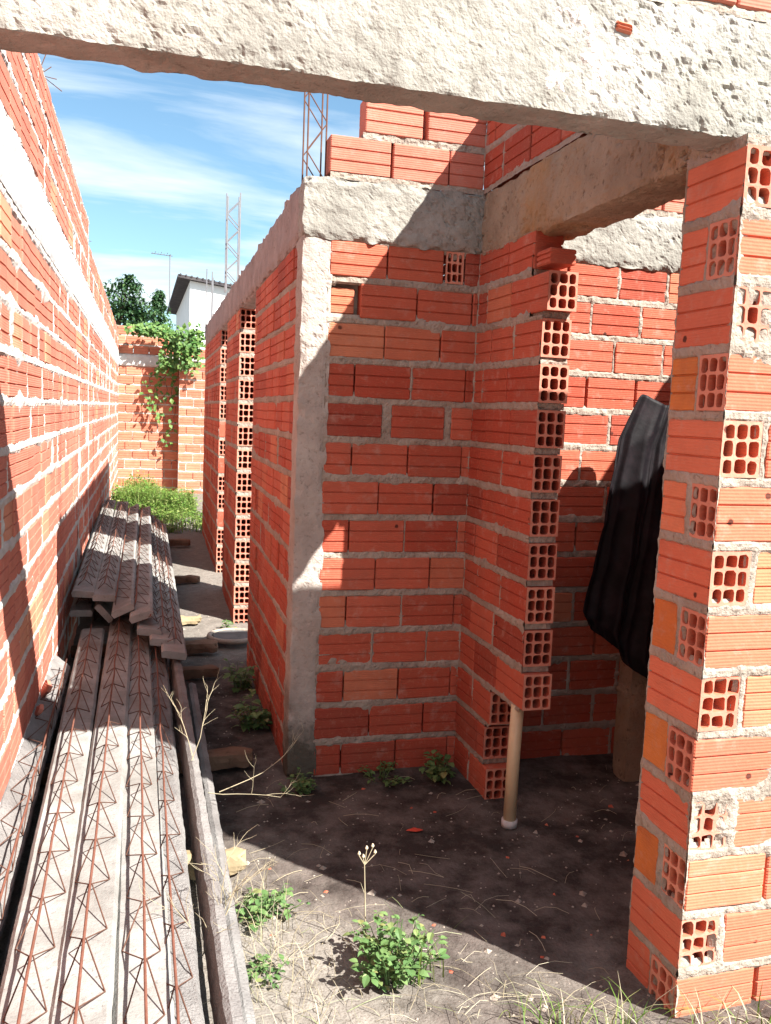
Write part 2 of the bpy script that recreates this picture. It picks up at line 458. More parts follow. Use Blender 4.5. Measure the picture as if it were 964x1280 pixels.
wall_front = front.build('brick_wall', [M_BRICK, M_MORTAR, M_ORANGE], house)
tag(wall_front, 'red brick wall facing the viewer between concrete column and inner corner')
hb = MB(); v0 = Z0 + PITCH * 13
hole_plate(hb, (HX + .115 + .496, HY, v0 + .004), (1, 0, 0), (0, 0, 1), (0, -1, 0), .08, BH - .006, .10, 0, .0018)
hb.build('hollow_brick', [M_HOLLOW, M_CUT], wall_front)

# ---- return wall with the toothed door jamb
F = Frame((XR, HY, 0), (0, -1, 0), (-1, 0, 0))
ret = MB(); rects = []; ends = []
jend = [.37, .33, .375, .672, .655, .652, .648, .645, .642, .648, .652, .648, .678, .545]
for i in range(14):
    v0 = Z0 + PITCH * i; v1 = v0 + BH; e = jend[i]
    if i < 3: parts = [(0.003, .24), (.246, e)] if i % 2 else [(0.003, .17), (.178, e)]
    elif i == 13: parts = [(.003, .30), (.306, e)]
    elif i % 2: parts = [(.003, .17), (.176, .405), (.412, e)]
    else: parts = [(.003, .11), (.118, .35), (.36, e)]
    for j, (a, b) in enumerate(parts):
        last = j == len(parts) - 1 and i != 13
        if last:
            ends.append((i, a, b, v0, v1))
        else: brick(ret, F, a, b, v0, v1, T, 0)
        rects.append((a, b, v0, v1))
    if i == 13:  # low slab of block under the lintel next to the top jamb brick
        brick(ret, Frame((XR + .004, HY, 0), (0, -1, 0), (-1, 0, 0)), .549, .66, v0, v0 + .055, T - .01, 0)
rr = []
for i in range(14):
    row = [r for r in rects if abs(r[2] - (Z0 + PITCH * i)) < 1e-6]
    rr += merge(row, .45, .02)
# clip mortar to the ragged jamb line, one strip per course
for i in range(14):
    v0 = Z0 + PITCH * i
    e = min(jend[i], jend[min(i + 1, 13)]) - .004
    mortar_face(ret, F, 0, e, v0 - .014, v0 + PITCH - .014 if i < 13 else 2.245, rr, .0075)
    # the bedding joint seen end-on at the jamb
    eF = Frame((XR + .004, HY - e, 0), (1, 0, 0), (0, -1, 0))
    if i < 13: mortar_face(ret, eF, 0, T - .008, v0 + BH + .002, v0 + PITCH - .001, [], .007, .009, hb=-.004)
for i in range(3, 13):     # bedding mortar body so no light leaks through
    v0 = Z0 + PITCH * i; e = min(jend[i], jend[min(i + 1, 13)]) - .02
    ret.box(XR + .012, XR + T - .012, HY - e, HY - .01, v0 + BH - .004, v0 + PITCH + .004, 1)
wall_ret = ret.build('brick_wall', [M_BRICK, M_MORTAR], house)
tag(wall_ret, 'short red brick return wall with toothed hollow-ended door jamb')
for (i, a, b, v0, v1) in ends:
    hb = MB()
    brick(hb, F, a, b, v0, v1, T, 0, caps=(True, False), jit=.0012)
    br = {7: ((2, 2), (0, 2)), 8: ((0, 2),), 6: ((2, 2),)}.get(i, ())
    hole_plate(hb, (XR + .0005, HY - b, v0), (1, 0, 0), (0, 0, 1), (0, -1, 0), T - .001, BH, .12, 0, .0014, br)
    hb.build('hollow_brick', [M_HOLLOW, M_CUT], wall_ret)

# ---- right-hand brick pier / front wall in the foreground
PX, PY = XR, 1.85
FA = Frame((PX, PY, 0), (1, 0, 0), (0, -1, 0))            # sunny front face
FS = Frame((PX, PY, 0), (0, 1, 0), (-1, 0, 0))            # shaded side face
pier = MB(); ra = []; rs = []; hol = []
PZ, PP, PHh = -.04, .1635, .140
for i in range(14):
    v0 = PZ + PP * i; v1 = v0 + PHh
    jx = random.uniform(-.006, .006); jy = random.uniform(-.004, .004)
    if i % 2:     # block laid along the depth, hollow end on the front
        hol.append(('A', i, v0, v1, jx, jy)); ra.append((jx, T + jx, v0, v1)); rs.append((jy, .236, v0, v1))
        us = T + .02
    else:         # block laid along the front, hollow end on the side
        hol.append(('B', i, v0, v1, jx, jy)); rs.append((jy, T - .004, v0, v1)); ra.append((jx, .245, v0, v1))
        b0 = Frame((PX + .002, PY, 0), (0, 1, 0), (-1, 0, 0))
        brick(pier, b0, T + .012, .238, v0, v1, T, 2 if i in (4, 6, 2, 10) else 0, groove=(i not in (4, 6, 2)))
        rs.append((T + .012, .238, v0, v1)); us = .257
    for a, b in running(us, 1.75, 0, .245, .012, 0):
        brick(pier, FA, a, b, v0, v1, T, 0); ra.append((a, b, v0, v1))
    pier.box(PX + .007, 3.1, PY + .007, PY + .10, v1 - .005, v0 + PP + .005, 1)
    pier.box(PX + .0075, PX + .10, PY + .0075, PY + .23, v1 - .005, v0 + PP + .005, 1)
mortar_face(pier, FA, .0, 1.6, PZ, PZ + PP * 14, merge(sorted(ra, key=lambda r: (r[2], r[0])), .5, .02), .008, .0075, hb=.0015)
mortar_face(pier, FS, .0, .238, PZ, PZ + PP * 14, rs, .007, .007, hb=.0015)
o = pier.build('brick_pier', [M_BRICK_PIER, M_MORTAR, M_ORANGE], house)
tag(o, 'brick pier at the right edge with alternating hollow block ends')
for (k, i, v0, v1, jx, jy) in hol:
    hb = MB()
    jit = .002 if i not in (5, 3, 1) else .0035
    if k == 'A':
        brick(hb, FS, jy, .236, v0, v1, T, 0, caps=(False, True), jit=.0012)
        hole_plate(hb, (PX, PY + jy, v0), (1, 0, 0), (0, 0, 1), (0, -1, 0), T, PHh, .13, 0, jit, ((2, 2), (2, 1), (1, 2)) if i == 5 else ((0, 2), (1, 2)) if i == 1 else ())
    else:
        brick(hb, FA, jx, .245, v0, v1, T, 0, caps=(False, True), jit=.0012)
        hole_plate(hb, (PX + jx, PY + .001, v0), (0, 1, 0), (0, 0, 1), (-1, 0, 0), T - .002, PHh, .13, 0, jit, ((0, 1),) if i == 6 else ((0, 2),) if i == 12 else ())
    hb.build('hollow_brick', [M_HOLLOW_PIER, M_CUT], o)

# ---- corridor side: three panels with doorways between
CA = math.radians(.9)
CU = (math.sin(CA), math.cos(CA), 0); CN = (-math.cos(CA), math.sin(CA), 0)
FC = Frame((HX + .006, HY, 0), CU, CN)
def panel(u0, u1, label, holes_at=None, res=.011, odd=0):
    mb = MB(); rects = []; hs = []
    for i in range(14):
        v0 = Z0 + PITCH * i; v1 = v0 + BH
        row = []
        bl = running(u0, u1, i + odd, .24, .006)
        for j, (a, b) in enumerate(bl):
            if holes_at is None and i == 6 and a < 1.45 < b:      # a block knocked through
                row += [(p_, q_, v0, v1) for p_, q_ in ((a, 1.41), (1.50, b)) if q_ - p_ > .015]; hb_ = Frame(FC.p(0, -.055, 0), CU, CN); brick(mb, hb_, 1.37, 1.54, v0, v1, .05, 0)
            else: row.append((a, b, v0, v1))
        for j, (a, b, c, d) in enumerate(row):
            if holes_at and j == 0 and i not in holes_at: hs.append((a, b, c, d))
            else: brick(mb, FC, a, b, c, d, T, 0)
        rects += merge(row, .2, .02)
        if holes_at is None and i == 6: rects.append((1.37, 1.54, v0, v1))
    mortar_face(mb, FC, u0, u1, -.02, 2.245, rects, res, .006, mat=1)
    # joints on the end that faces the viewer
    e0 = FC.p(u0 + .002, -T, 0); eF = Frame(e0, (-CN[0] * -1, -CN[1] * -1, 0), (-CU[0], -CU[1], 0))
    for i in range(14):
        v0 = Z0 + PITCH * i
        mortar_face(mb, eF, .004, T - .004, v0 + BH, v0 + PITCH, [], .012, .007, hb=0)
    o = mb.build('brick_wall', [M_BRICK, M_MORTAR], house); tag(o, label)
    for (a, b, c, d) in hs:
        hb = MB(); brick(hb, FC, a, b, c, d, T, 0, caps=(False, True))
        hole_plate(hb, FC.p(a, -T, c), CN, (0, 0, 1), (-CU[0], -CU[1], 0), T, BH, .12, 0, .0016)
        hb.build('hollow_brick', [M_HOLLOW, M_CUT], o)
    return o
panel(.12, 1.70, 'long red brick panel along the passage behind the concrete column')
panel(2.66, 3.75, 'middle brick panel of the passage whose near end shows hollow blocks', {99})
panel(4.45, 6.85, 'farthest brick panel of the passage with partly hollow near end', {3, 6, 8, 99}, .02, 1)

# ---- corner column
cm = MB()
rough_box(cm, HX - .002, HX + .130, HY - .004, HY + .125, -.03, 2.26, .008, .0032, 0, 30, .006, wear=.008)
o = cm.build('corner_column', [M_COLUMN], house)
# ---- ring beams
rb = MB(); rough_box(rb, HX - .004, 3.1, HY - .012, HY + .125, 2.238, 2.49, .0085, .006, 0, 24, .012, wear=.014)
o = rb.build('ring_beam', [M_CONC], house); tag(o, 'rough grey concrete ring beam over the wall facing the viewer')
def skew(P):
    Q = P.copy(); y = P[..., 1] - HY; Q[..., 0] = P[..., 0] + y * math.tan(CA); return Q
rb = MB(); rough_box(rb, HX - .002, HX + .13, HY + .12, HY + 6.9, 2.24, 2.49, .022, .009, 0, 10, .006, skew=skew, wear=.02)
o = rb.build('ring_beam', [M_RINGDARK], house); tag(o, 'shaded concrete ring beam along the top of the passage wall')
rb = MB(); rough_box(rb, XR - .002, XR + .175, 1.985, HY - .006, 2.228, 2.485, .009, .005, 0, 18, .016, wear=.008)
o = rb.build('lintel_beam', [M_CONC_B], house); tag(o, 'brown stained concrete lintel over the doorway')
rb = MB(); rough_box(rb, -.395, 3.1, 1.882, 2.0, 2.246, 2.528, .0065, .0038, 0, 30, .010, wear=.005)
fb = rb.build('front_beam', [M_CONC], house); tag(fb, 'pale rough concrete beam crossing overhead')
pm = MB(); gx, gzz = np.meshgrid(np.linspace(.86, 1.05, 60), np.linspace(2.262, 2.518, 70), indexing='ij')
mk = .22 - np.abs(gx - .945 - .12 * (gzz - 2.4)) / .16 + 1.15 * fbm(gx, gzz, 4.2, 16, 4, .65) - .7 * np.clip(np.abs(gzz - 2.39) / .135, 0, 2) ** 6
Pq = np.stack([gx, 1.8835 - np.clip(mk, -.6, .3) * .016 + .0015 * fbm(gx, gzz, 1, 40, 2), gzz], -1)
bad = mk < -.25
pm.grid(Pq, 0, ~(bad[:-1, :-1] & bad[1:, 1:])); pm.build('cement_patch', [M_MORTAR_W], fb)
# a brick fragment and a patch of cement left in the face of the front beam
rb = MB(); brick(rb, Frame((1.035, 1.8775, 0), (1, .0, -.12), (0, -1, 0)), 0, .042, 2.44, 2.463, .03, 0); rb.build('brick_chip', [M_BRICK_BACK], fb)

# ---- courses above the beams
up = MB(); rects = []; F = Frame((HX + .115, HY, 0), (1, 0, 0), (0, -1, 0)); UZ = 2.508
for i, (s0, rows) in enumerate(((-.012, [(-.012, .238), (.25, .49), (.496, .647)]), (.128, [(.128, .37), (.392, .647)]))):
    v0 = UZ + i * .168
    rows = rows + [(a + .76, b + .76) for a, b in running(0, 1.55, i, .24, .01)]
    for a, b in rows: brick(up, F, a, b, v0, v0 + .143, T, 0); rects.append((a, b, v0, v0 + .143))
mortar_face(up, F, .12, 2.3, UZ + .142, UZ + .169, [], .008, .010, hb=-.004)
mortar_face(up, F, -.01, 2.3, UZ - .022, UZ + .002, [], .008, .008, hb=-.002)
up.box(HX + .24, 3.05, HY + .012, HY + .1, UZ + .142, UZ + .169, 1)
mt = MB()
rough_box(up, HX + .30, HX + .74, HY + .01, HY + .1, UZ + .31, UZ + .333, .01, .008, 1, 22)
o = up.build('brick_course', [M_BRICK_WALL, M_MORTAR], house); tag(o, 'two stepped brick courses on top of the ring beam')
up = MB(); rects = []; F = Frame((XR, HY, 0), (0, -1, 0), (-1, 0, 0))
for i in range(2):
    v0 = UZ + i * .168
    for a, b in running(0.004, 1.54, i, .24, .008, .04 + .11 * i):
        brick(up, F, a, b, v0, v0 + .143, T + .03, 0); rects.append((a, b, v0, v0 + .143))
mortar_face(up, F, 0, 1.54, UZ - .022, UZ + .33, merge(rects, .35, .02), .009)
o = up.build('brick_course', [M_BRICK, M_MORTAR], house); tag(o, 'shaded brick courses above the brown lintel')
up = MB(); rects = []; F = Frame((-.39, 1.885, 0), (1, 0, 0), (0, -1, 0))
for i in range(2):
    v0 = UZ + .036 + i * .168
    for a, b in running(0.0, 3.45, i, .24, .008):
        h_ = .143 if i == 0 else .108; brick(up, F, a, b, v0, v0 + h_, T, 0); rects.append((a, b, v0, v0 + h_))
mortar_face(up, F, 0, 3.45, UZ + .012, UZ + .315, merge(rects, .35, .02), .014)
o = up.build('brick_course', [M_BRICK_WALL, M_MORTAR], house); tag(o, 'brick courses above the front beam at the top right corner')
# ---- far side wall of the room, hidden behind the pier, whose shadow falls in the room
sw = MB(); rects = []; F = Frame((2.985, HY, 0), (0, -1, 0), (-1, 0, 0))
for i in range(17):
    v0 = Z0 + PITCH * i
    for a, b in running(.01, 1.56, i, .24, .008): brick(sw, F, a, b, v0, v0 + BH, T, 0); rects.append((a, b, v0, v0 + BH))
mortar_face(sw, F, 0, 1.56, 0, 2.75, merge(rects, .3, .02), .02)
o = sw.build('brick_wall', [M_BRICK, M_MORTAR], house); tag(o, 'brick side wall of the room beyond the pier')

# ---- rebar starters standing on the beams
def rebar_cage(cx, cy, z0, z1, w, d, pitch, r=.0035, lean=0.0):
    mb = MB()
    cs = [(-w / 2, -d / 2), (w / 2, -d / 2), (w / 2, d / 2), (-w / 2, d / 2)]
    P = lambda k, z: (cx + cs[k][0] + lean * (z - z0), cy + cs[k][1], z)
    for k in range(4): mb.tube([P(k, z0 - .05), P(k, z1 - random.uniform(0, .05))], r, 6)
    n = int((z1 - z0) / pitch)
    for i in range(n):
        za, zb = z0 + i * pitch, z0 + (i + 1) * pitch
        for (a, b) in ((0, 1), (3, 2)):
            mb.tube([P(a if i % 2 else b, za), P(b if i % 2 else a, zb - .01)], r * .75, 5)
    return mb
rebar_cage(0.68, 3.645, 2.48, 3.35, .075, .10, .115).build('rebar_cage', M_RUST_D, house)
rebar_cage(.675, 6.85, 2.48, 3.17, .092, .10, .105, .005).build('rebar_cage', M_GALV, house)
rr_ = MB()
for (x, y, z) in ((.70, 9.9, 3.05), (.735, 9.6, 2.98), (.76, 9.8, 2.95)): rr_.tube([(x, y, 2.3), (x + .004, y, z)], .007, 5)
rr_.build('rebar', M_GALV, house)

# ================================================================== LEFT BOUNDARY WALL
LA = .0065
LU = (LA, 1, 0); LN = (1, -LA, 0)
FL = Frame((-.428, 0, 0), LU, LN)
bwall = empty('boundary_wall', (-.46, 6, 0), 'long sunlit brick boundary wall on the left with a white concrete band', 'wall')
mb = MB(); near = []; farr = []
piers = (7.35, 11.6)          # vertical mortar-filled joints
segs = [(-.4, piers[0] - .03), (piers[0] + .03, piers[1] - .03), (piers[1] + .03, 15.6)]
def lrow(v0, v1, i, umax=99):
    for (a0, a1) in segs:
        for a, b in running(a0, min(a1, umax), i, .24, .008):
            brick(mb, FL, a, b, v0, v1, T, 0); (near if a < 6.2 else farr).append((a, b, v0, v1))
for i in range(14): lrow(-.042 + .16 * i, -.042 + .16 * i + .134, i)
for j in range(3):
    v0 = 2.452 + .168 * j
    lrow(v0, v0 + .142, j + 1, 7.3 if j == 2 else 99)
nm = merge(sorted(near, key=lambda r: (r[2], r[0])), .3, .02); fm = merge(sorted(farr, key=lambda r: (r[2], r[0])), .3, .02)
mortar_face(mb, FL, 2.2, 6.2, -.03, 2.2, nm, .011, .008, hb=.003)
mortar_face(mb, FL, 6.2, 15.5, -.03, 2.2, fm + nm[-80:], .022, .008, hb=.004)
mortar_face(mb, FL, 2.2, 7.3, 2.444, 2.94, nm + fm, .011, .008)
mortar_face(mb, FL, 7.3, 15.5, 2.444, 2.76, fm, .022, .008)
c0 = FL.p(0, -.02, 0)
mb.box(-.52, -.46, -.3, 15.5, -.05, 2.74, 1)
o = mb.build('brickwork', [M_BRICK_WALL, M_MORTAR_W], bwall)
mb = MB()
def skl(P):
    Q = P.copy(); Q[..., 0] = P[..., 0] + P[..., 1] * LA; return Q
rough_box(mb, -.54, -.423, -.3, 15.6, 2.203, 2.440, .015, .0035, 0, 12, .0, skew=skl, wear=.004)
o = mb.build('concrete_band', [M_BAND], bwall)
mb = MB()
for (yy, zz, n) in ((4.35, 2.93, 4), (7.42, 2.75, 3)):
    for k in range(n):
        mb.tube([(-.45 + .008 * k, yy, zz - .1), (-.44 + .006 * k, yy + .02 * k, zz + .07), (-.41 + .02 * k, yy + .03 * k, zz + .15 - .04 * k)], .0022, 5)
o = mb.build('rebar_wire', M_RUST_D, bwall)

# ================================================================== BACK WALL
back = empty('back_wall', (.4, 15.5, 0), 'sunlit brick wall closing the far end of the passage', 'wall')
mb = MB(); rects = []; FB = Frame((-.6, 15.5, 0), (1, 0, 0), (0, -1, 0))
for i in range(17):
    v0 = .0 + .158 * i; v0 += .19 if i >= 14 else 0
    for a, b in running(0, 2.6 if i < 15 else 1.02 + .1 * (i == 15), i, .25, .01): brick(mb, FB, a, b, v0, v0 + .135, T, 0); rects.append((a, b, v0, v0 + .135))
mortar_face(mb, FB, 0, 2.6, 0, 2.5, merge(rects, .5, .02), .02, .008, hb=-.004)
mortar_face(mb, FB, 0, 1.0, 2.4, 2.86, merge(rects, .5, .02), .02, .008, hb=-.004)
mb.box(-.6, 2, 15.53, 15.58, 0, 2.3, 1)
mb.build('brickwork', [M_BRICK_BACK, M_MORTAR_W], back)
mb = MB(); rough_box(mb, -.6, .36, 15.47, 15.6, 2.2, 2.39, .03, .006, 0, 9); mb.build('concrete_band', [M_BAND], back)
mb = MB(); rects = []; FP = Frame((.66, 15.2, 0), (1, 0, 0), (0, -1, 0))
for i in range(15):
    v0 = .155 * i
    for a, b in running(0, 1.6, i, .24, .01): brick(mb, FP, a, b, v0, v0 + .132, T, 0); rects.append((a, b, v0, v0 + .132))
mortar_face(mb, FP, 0, 1.6, 0, 2.32, merge(rects, .5, .02), .02, .008)
mb.box(.68, 2.2, 15.24, 15.47, 0, 2.3, 1)
mb.build('pilaster', [M_BRICK_BACK, M_MORTAR_W], back)

# ================================================================== GROUND
def gz(x, y):
    base = .016 * np.clip(y - 4.5, 0, 6)
    return base + .018 * fbm(x, y, 0, 1.7, 3) + .007 * fbm(x, y, 3, 9, 3) - .01
def gh(x, y): return float(gz(np.array(x), np.array(y)))
xs = np.concatenate([np.array([-400, -120, -40, -15, -6, -2.5]), np.arange(-.7, 3.3, .03), np.array([4, 6, 10, 20, 50, 130, 400])])
ys = np.concatenate([np.array([-300, -80, -25, -8, -3]), np.arange(-1, 1.4, .2), np.arange(1.4, 7, .03), np.arange(7, 17, .15), np.array([19, 24, 35, 60, 120, 300, 800])])
Xg, Yg = np.meshgrid(xs, ys, indexing='ij')
mb = MB(); mb.grid(np.stack([Xg, Yg, gz(Xg, Yg)], -1))
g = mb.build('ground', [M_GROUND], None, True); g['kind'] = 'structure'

# ================================================================== JOISTS
def joist_meshes(length, rough, seed):
    random.seed(seed)
    b = MB(); n = int(length / .022); w, t = .0625, .036
    # trapezoid section with chamfered upper edges
    sec = [(-w + .004, -t), (-w, -.012), (-w + .010, 0)] + [(x, 0) for x in np.linspace(-w + .02, w - .02, 9)] + [(w - .010, 0), (w, -.012), (w - .004, -t)]
    yy = np.linspace(-length / 2, length / 2, n); S = np.array(sec)
    P = np.zeros((n, len(sec), 3)); P[..., 1] = yy[:, None]; P[..., 0] = S[None, :, 0]; P[..., 2] = S[None, :, 1]
    P[..., 2] += rough * fbm(P[..., 0] + seed, P[..., 1], P[..., 2], 24, 3, .6) + .3 * rough * fbm(P[..., 0], P[..., 1] + seed, 0, 70, 2)
    P[..., 0] += rough * .7 * fbm(P[..., 0] + 7 + seed, P[..., 1], P[..., 2], 14, 3)
    b.grid(P, 0, None, True)
    k = len(sec)
    for i in (0, n - 1): b.add([tuple(p) for p in P[i]], [tuple(range(k))])
    b.add([tuple(P[0, 0]), tuple(P[0, -1]), tuple(P[-1, -1]), tuple(P[-1, 0])], [(0, 1, 2, 3)])
    l = MB(); top = .060; hp = .115; m = int(length / hp)
    y0 = -length / 2
    pts = [(random.uniform(-.003, .003), y0 + .03 + i * .2, top + random.uniform(-.004, .004)) for i in range(int(length / .2))]
    l.tube(pts, .0036, 6)
    for s in (-1, 1):
        zig = []
        for i in range(m - 1):
            zig.append((s * .004, y0 + .05 + i * hp, top - .004) if i % 2 == 0 else (s * (.042 + random.uniform(-.005, .005)), y0 + .05 + i * hp + random.uniform(-.008, .008), .0))
        l.tube(zig, .0019, 5, 1)
    return b, l
JOISTS = {}
for key, ln, rg, mat, sd in (('clean', 5.0, .0025, M_JOIST, 3), ('rough', 5.0, .006, M_JOIST_D, 8), ('old', 4.9, .004, M_JOIST, 21), ('bare', 5.0, .0035, M_JOIST_D, 14)):
    b_, l_ = joist_meshes(ln, rg, sd)
    JOISTS[key] = (b_.mesh('base', [mat], False), l_.mesh('lattice', [M_RUST, M_RUST_D], True))
random.seed(99)
jfirst = {}
def joist(key, x, y_end, z, label, group, tilt=0, yaw=0, far_end=True, pitch=0):
    """y_end: far end (front pile) or near end (rear pile) of a 5 m joist"""
    ln = 5.0 if key != 'old' else 4.9
    yc = y_end - ln / 2 if far_end else y_end + ln / 2
    if key not in jfirst:
        r = empty('lattice_joist', (0, 0, 0))
        for nm, me in list(zip(('base', 'lattice'), JOISTS[key]))[:1 if key == 'bare' else 2]:
            c = bpy.data.objects.new(nm, me); COL.objects.link(c); c.parent = r
        jfirst[key] = r
    else:
        r0 = jfirst[key]; r = r0.copy(); COL.objects.link(r)
        for ch in r0.children:
            c = ch.copy(); COL.objects.link(c); c.parent = r
    r.location = (x, yc, z); r.rotation_euler = (math.radians(pitch), math.radians(tilt), math.radians(-yaw))
    return tag(r, label, 'concrete joist', group)
GF = 'concrete lattice joists in the front pile'; GR = 'concrete lattice joists in the rear pile'
joist('rough', -.362, 4.6, .245, 'dark joist leaning in the corner against the left brick wall', GF, 38)
joist('clean', -.215, 5.0, .305, 'pale wide joist with rusty lattice, second from the left brick wall', GF, 0, -.9 + 1.8 * .3)
joist('clean', -.096, 5.25, .318, 'tallest pale joist with rusty lattice in the middle of the front pile', GF, -3, .35)
joist('clean', .020, 4.95, .298, 'pale joist right of the middle in the front pile, lattice on its left half', GF, 2, -.25)
joist('rough', .088, 4.9, .258, 'dark pitted joist half covered by a paler one in the front pile', GF, 4, .15)
joist('bare', .180, 4.65, .235, 'joist standing on its narrow edge at the right side of the front pile', GF, -84, -.1)
joist('bare', .218, 4.35, .12, 'lowest joist at the right foot of the front pile beside the dirt', GF, -72, .5)
joist('rough', .06, 4.7, .155, 'joist buried under the others in the front pile', GF)
joist('rough', -.10, 4.8, .165, 'hidden lower joist under the middle of the front pile', GF)
joist('rough', -.25, 4.8, .160, 'hidden lower joist near the left wall under the front pile', GF)
joist('old', -.285, 5.05, .505, 'leftmost top joist of the rear pile, against the brick wall', GR, 3, .0, False)
joist('old', -.162, 4.98, .497, 'second joist from the left on top of the rear pile', GR, 2, .25, False)
joist('old', -.062, 4.74, .475, 'third rear-pile joist, tilted down to the left', GR, -26, .35, False)
joist('old', .045, 4.62, .47, 'fourth rear-pile joist, tilted beside its twin', GR, -20, .6, False)
joist('old', .092, 4.55, .405, 'rear-pile joist one step below the tilted pair', GR, 6, .6, False)
joist('old', .150, 4.45, .375, 'rear-pile joist second from the passage side', GR, 6, .5, False)
joist('old', .205, 4.30, .350, 'outermost rear-pile joist nearest the passage floor', GR, 8, .5, False)
joist('old', -.300, 5.10, .385, 'lower rear-pile joist showing its end beneath the leftmost ones', GR, 0, 0, False)
joist('old', -.16, 5.02, .395, 'rear-pile joist turned on edge inside the dark gap of the stack end', GR, 48, 0, False)
joist('old', .02, 5.0, .23, 'bottom joist of the rear pile under the tilted pair', GR, 0, .3, False)
joist('old', -.2, 5.3, .24, 'bottom joist of the rear pile near the left wall', GR, 0, .0, False)

# timber sleepers below the piles
def plank(x0, x1, y, w, z0, h, rot, mat, label, cat='timber', name='timber_sleeper', group=None):
    mb = MB(); c = (x0 + x1) / 2
    rough_box(mb, x0 - c, x1 - c, -w / 2, w / 2, 0, h, .02, .004, 0, 14, wear=.008)
    o = mb.build(name, [mat]); o.location = (c, y, z0); o.rotation_euler.z = math.radians(rot)
    return tag(o, label, cat, group)
GS = 'timber sleepers under the joists'
plank(-.40, .50, 3.68, .09, .0, .07, 2, M_TIMBER, 'reddish timber sleeper sticking out from the joists near the column', group=GS)
plank(-.38, .47, 4.98, .08, .01, .06, -2, M_TIMBER, 'timber sleeper across the shaded passage just before the sunlit strip', group=GS)
plank(-.38, .50, 5.45, .10, .02, .07, 1, M_TIMBER, 'dark timber sleeper at the near edge of the sunlit strip of passage', group=GS)
plank(-.38, .53, 7.55, .08, .05, .06, 0, M_TIMBER, 'timber sleeper in the shade beyond the sunlit strip', group=GS)
plank(-.38, .55, 9.4, .10, .08, .07, 3, M_TIMBER, 'far timber sleeper just before the green grass', group=GS)
plank(.13, .365, 2.80, .075, .005, .075, 0, M_YELLOW, 'yellowish wooden block end sticking out from under the joists', group=GS)
plank(.26, .44, 6.15, .09, .035, .05, 4, M_YELLOW, 'pale sawn wooden block lying in the sunlit strip of passage', 'wood block', 'wood_block')

# drain cover
dr = empty('drain_cover', (.60, 5.72, .03), 'round concrete drain cover with a raised rim beside the passage wall', 'drain cover')
mb = MB()
ringpts = [(.62 + .155 * math.cos(a), 5.72 + .155 * math.sin(a), .05) for a in np.linspace(0, 2 * math.pi, 33)]
mb.tube(ringpts, .017, 8); mb.build('rim', [M_MORTAR], dr, True)
mb = MB(); k = 28
mb.add([(.62 + .13 * math.cos(2 * math.pi * i / k), 5.72 + .13 * math.sin(2 * math.pi * i / k), z) for z in (.0, .058) for i in range(k)],
       [tuple(range(k, 2 * k))] + [(i, (i + 1) % k, k + (i + 1) % k, k + i) for i in range(k)])
mb.build('lid', [M_DRAIN], dr)

# pvc pipe under the jamb
pp = empty('pvc_pipe', (XR + .03, 2.95, 0), 'upright cream plastic pipe propped under the broken door jamb', 'pipe')
mb = MB(); px_, py_ = XR + .012, 2.955
mb.tube([(px_, py_, .0), (px_ + .001, py_, .25), (px_ + .006, py_, .475)], .025, 20, cap=True); mb.build('pipe', [M_PVC], pp, True)
mb = MB(); mb.tube([(px_, py_, -.01), (px_, py_, .018)], .031, 20); mb.build('collar', [M_BAND], pp, True)

# concrete post and black tarpaulin in the room
mb = MB(); rough_box(mb, 2.07, 2.185, 3.24, 3.35, -.02, 1.62, .02, .003, 0, 14, wear=.003)
rough_box(mb, 2.05, 2.21, 3.235, 3.36, .36, .42, .025, .005, 0, 14)
single('concrete_post', mb, [M_CONC_B], (2.13, 3.29, 0), 'tan concrete post standing in the dark room below the black plastic', 'post')
mb = MB(); nu, nv = 150, 120
s = np.linspace(0, 1, nu)[:, None]; t = np.linspace(0, 1, nv)[None, :]
# left and right borders of the hanging sheet
tl = np.array([0, .12, .35, .62, .92, 1.0]); lx = np.interp(t, tl, [1.955, 1.885, 1.85, 1.815, 1.765, 1.80]); lz = np.interp(t, tl, [1.655, 1.49, 1.25, 1.03, .785, .73])
rx = np.interp(t, [0, 1], [2.52, 2.50]); rz = np.interp(t, [0, 1], [1.67, .10])
X = lx * (1 - s) + rx * s; Z = lz * (1 - s) + rz * s
ph = s * 15 + 1.6 * fbm(s * 2.2, t * .8, 0, 1, 2) + .8 * t
rdg = lambda q: 1 - 2 * np.abs(np.sin(q))            # sharp creases between soft hollows
fold = (.008 + .020 * t) * rdg(ph) + (.004 + .006 * t) * rdg(ph * 2.7 + 2 * t) + .02 * fbm(s * 4, t * 2.5, 1, 1, 2) + .005 * rdg(s * 9 + t * 13)
Y = 3.215 - .07 * t - fold - .03 * np.exp(-((s - .2) / .2) ** 2) * (1 - t)
Z = Z + .018 * np.sin(s * 17) * (1 - t) + .010 * fbm(s * 9, t * 5, 2, 1, 2)
P = np.stack([X + .012 * np.cos(s * 26 + 2 * t), Y, Z], -1)
mb.grid(P)
o = single('tarpaulin', mb, [M_TARP], (2.2, 3.2, .3), 'black plastic sheet draped over a post in the room behind the pier', 'tarpaulin', smooth=True)
md = o.modifiers.new('thick', 'SOLIDIFY'); md.thickness = .002

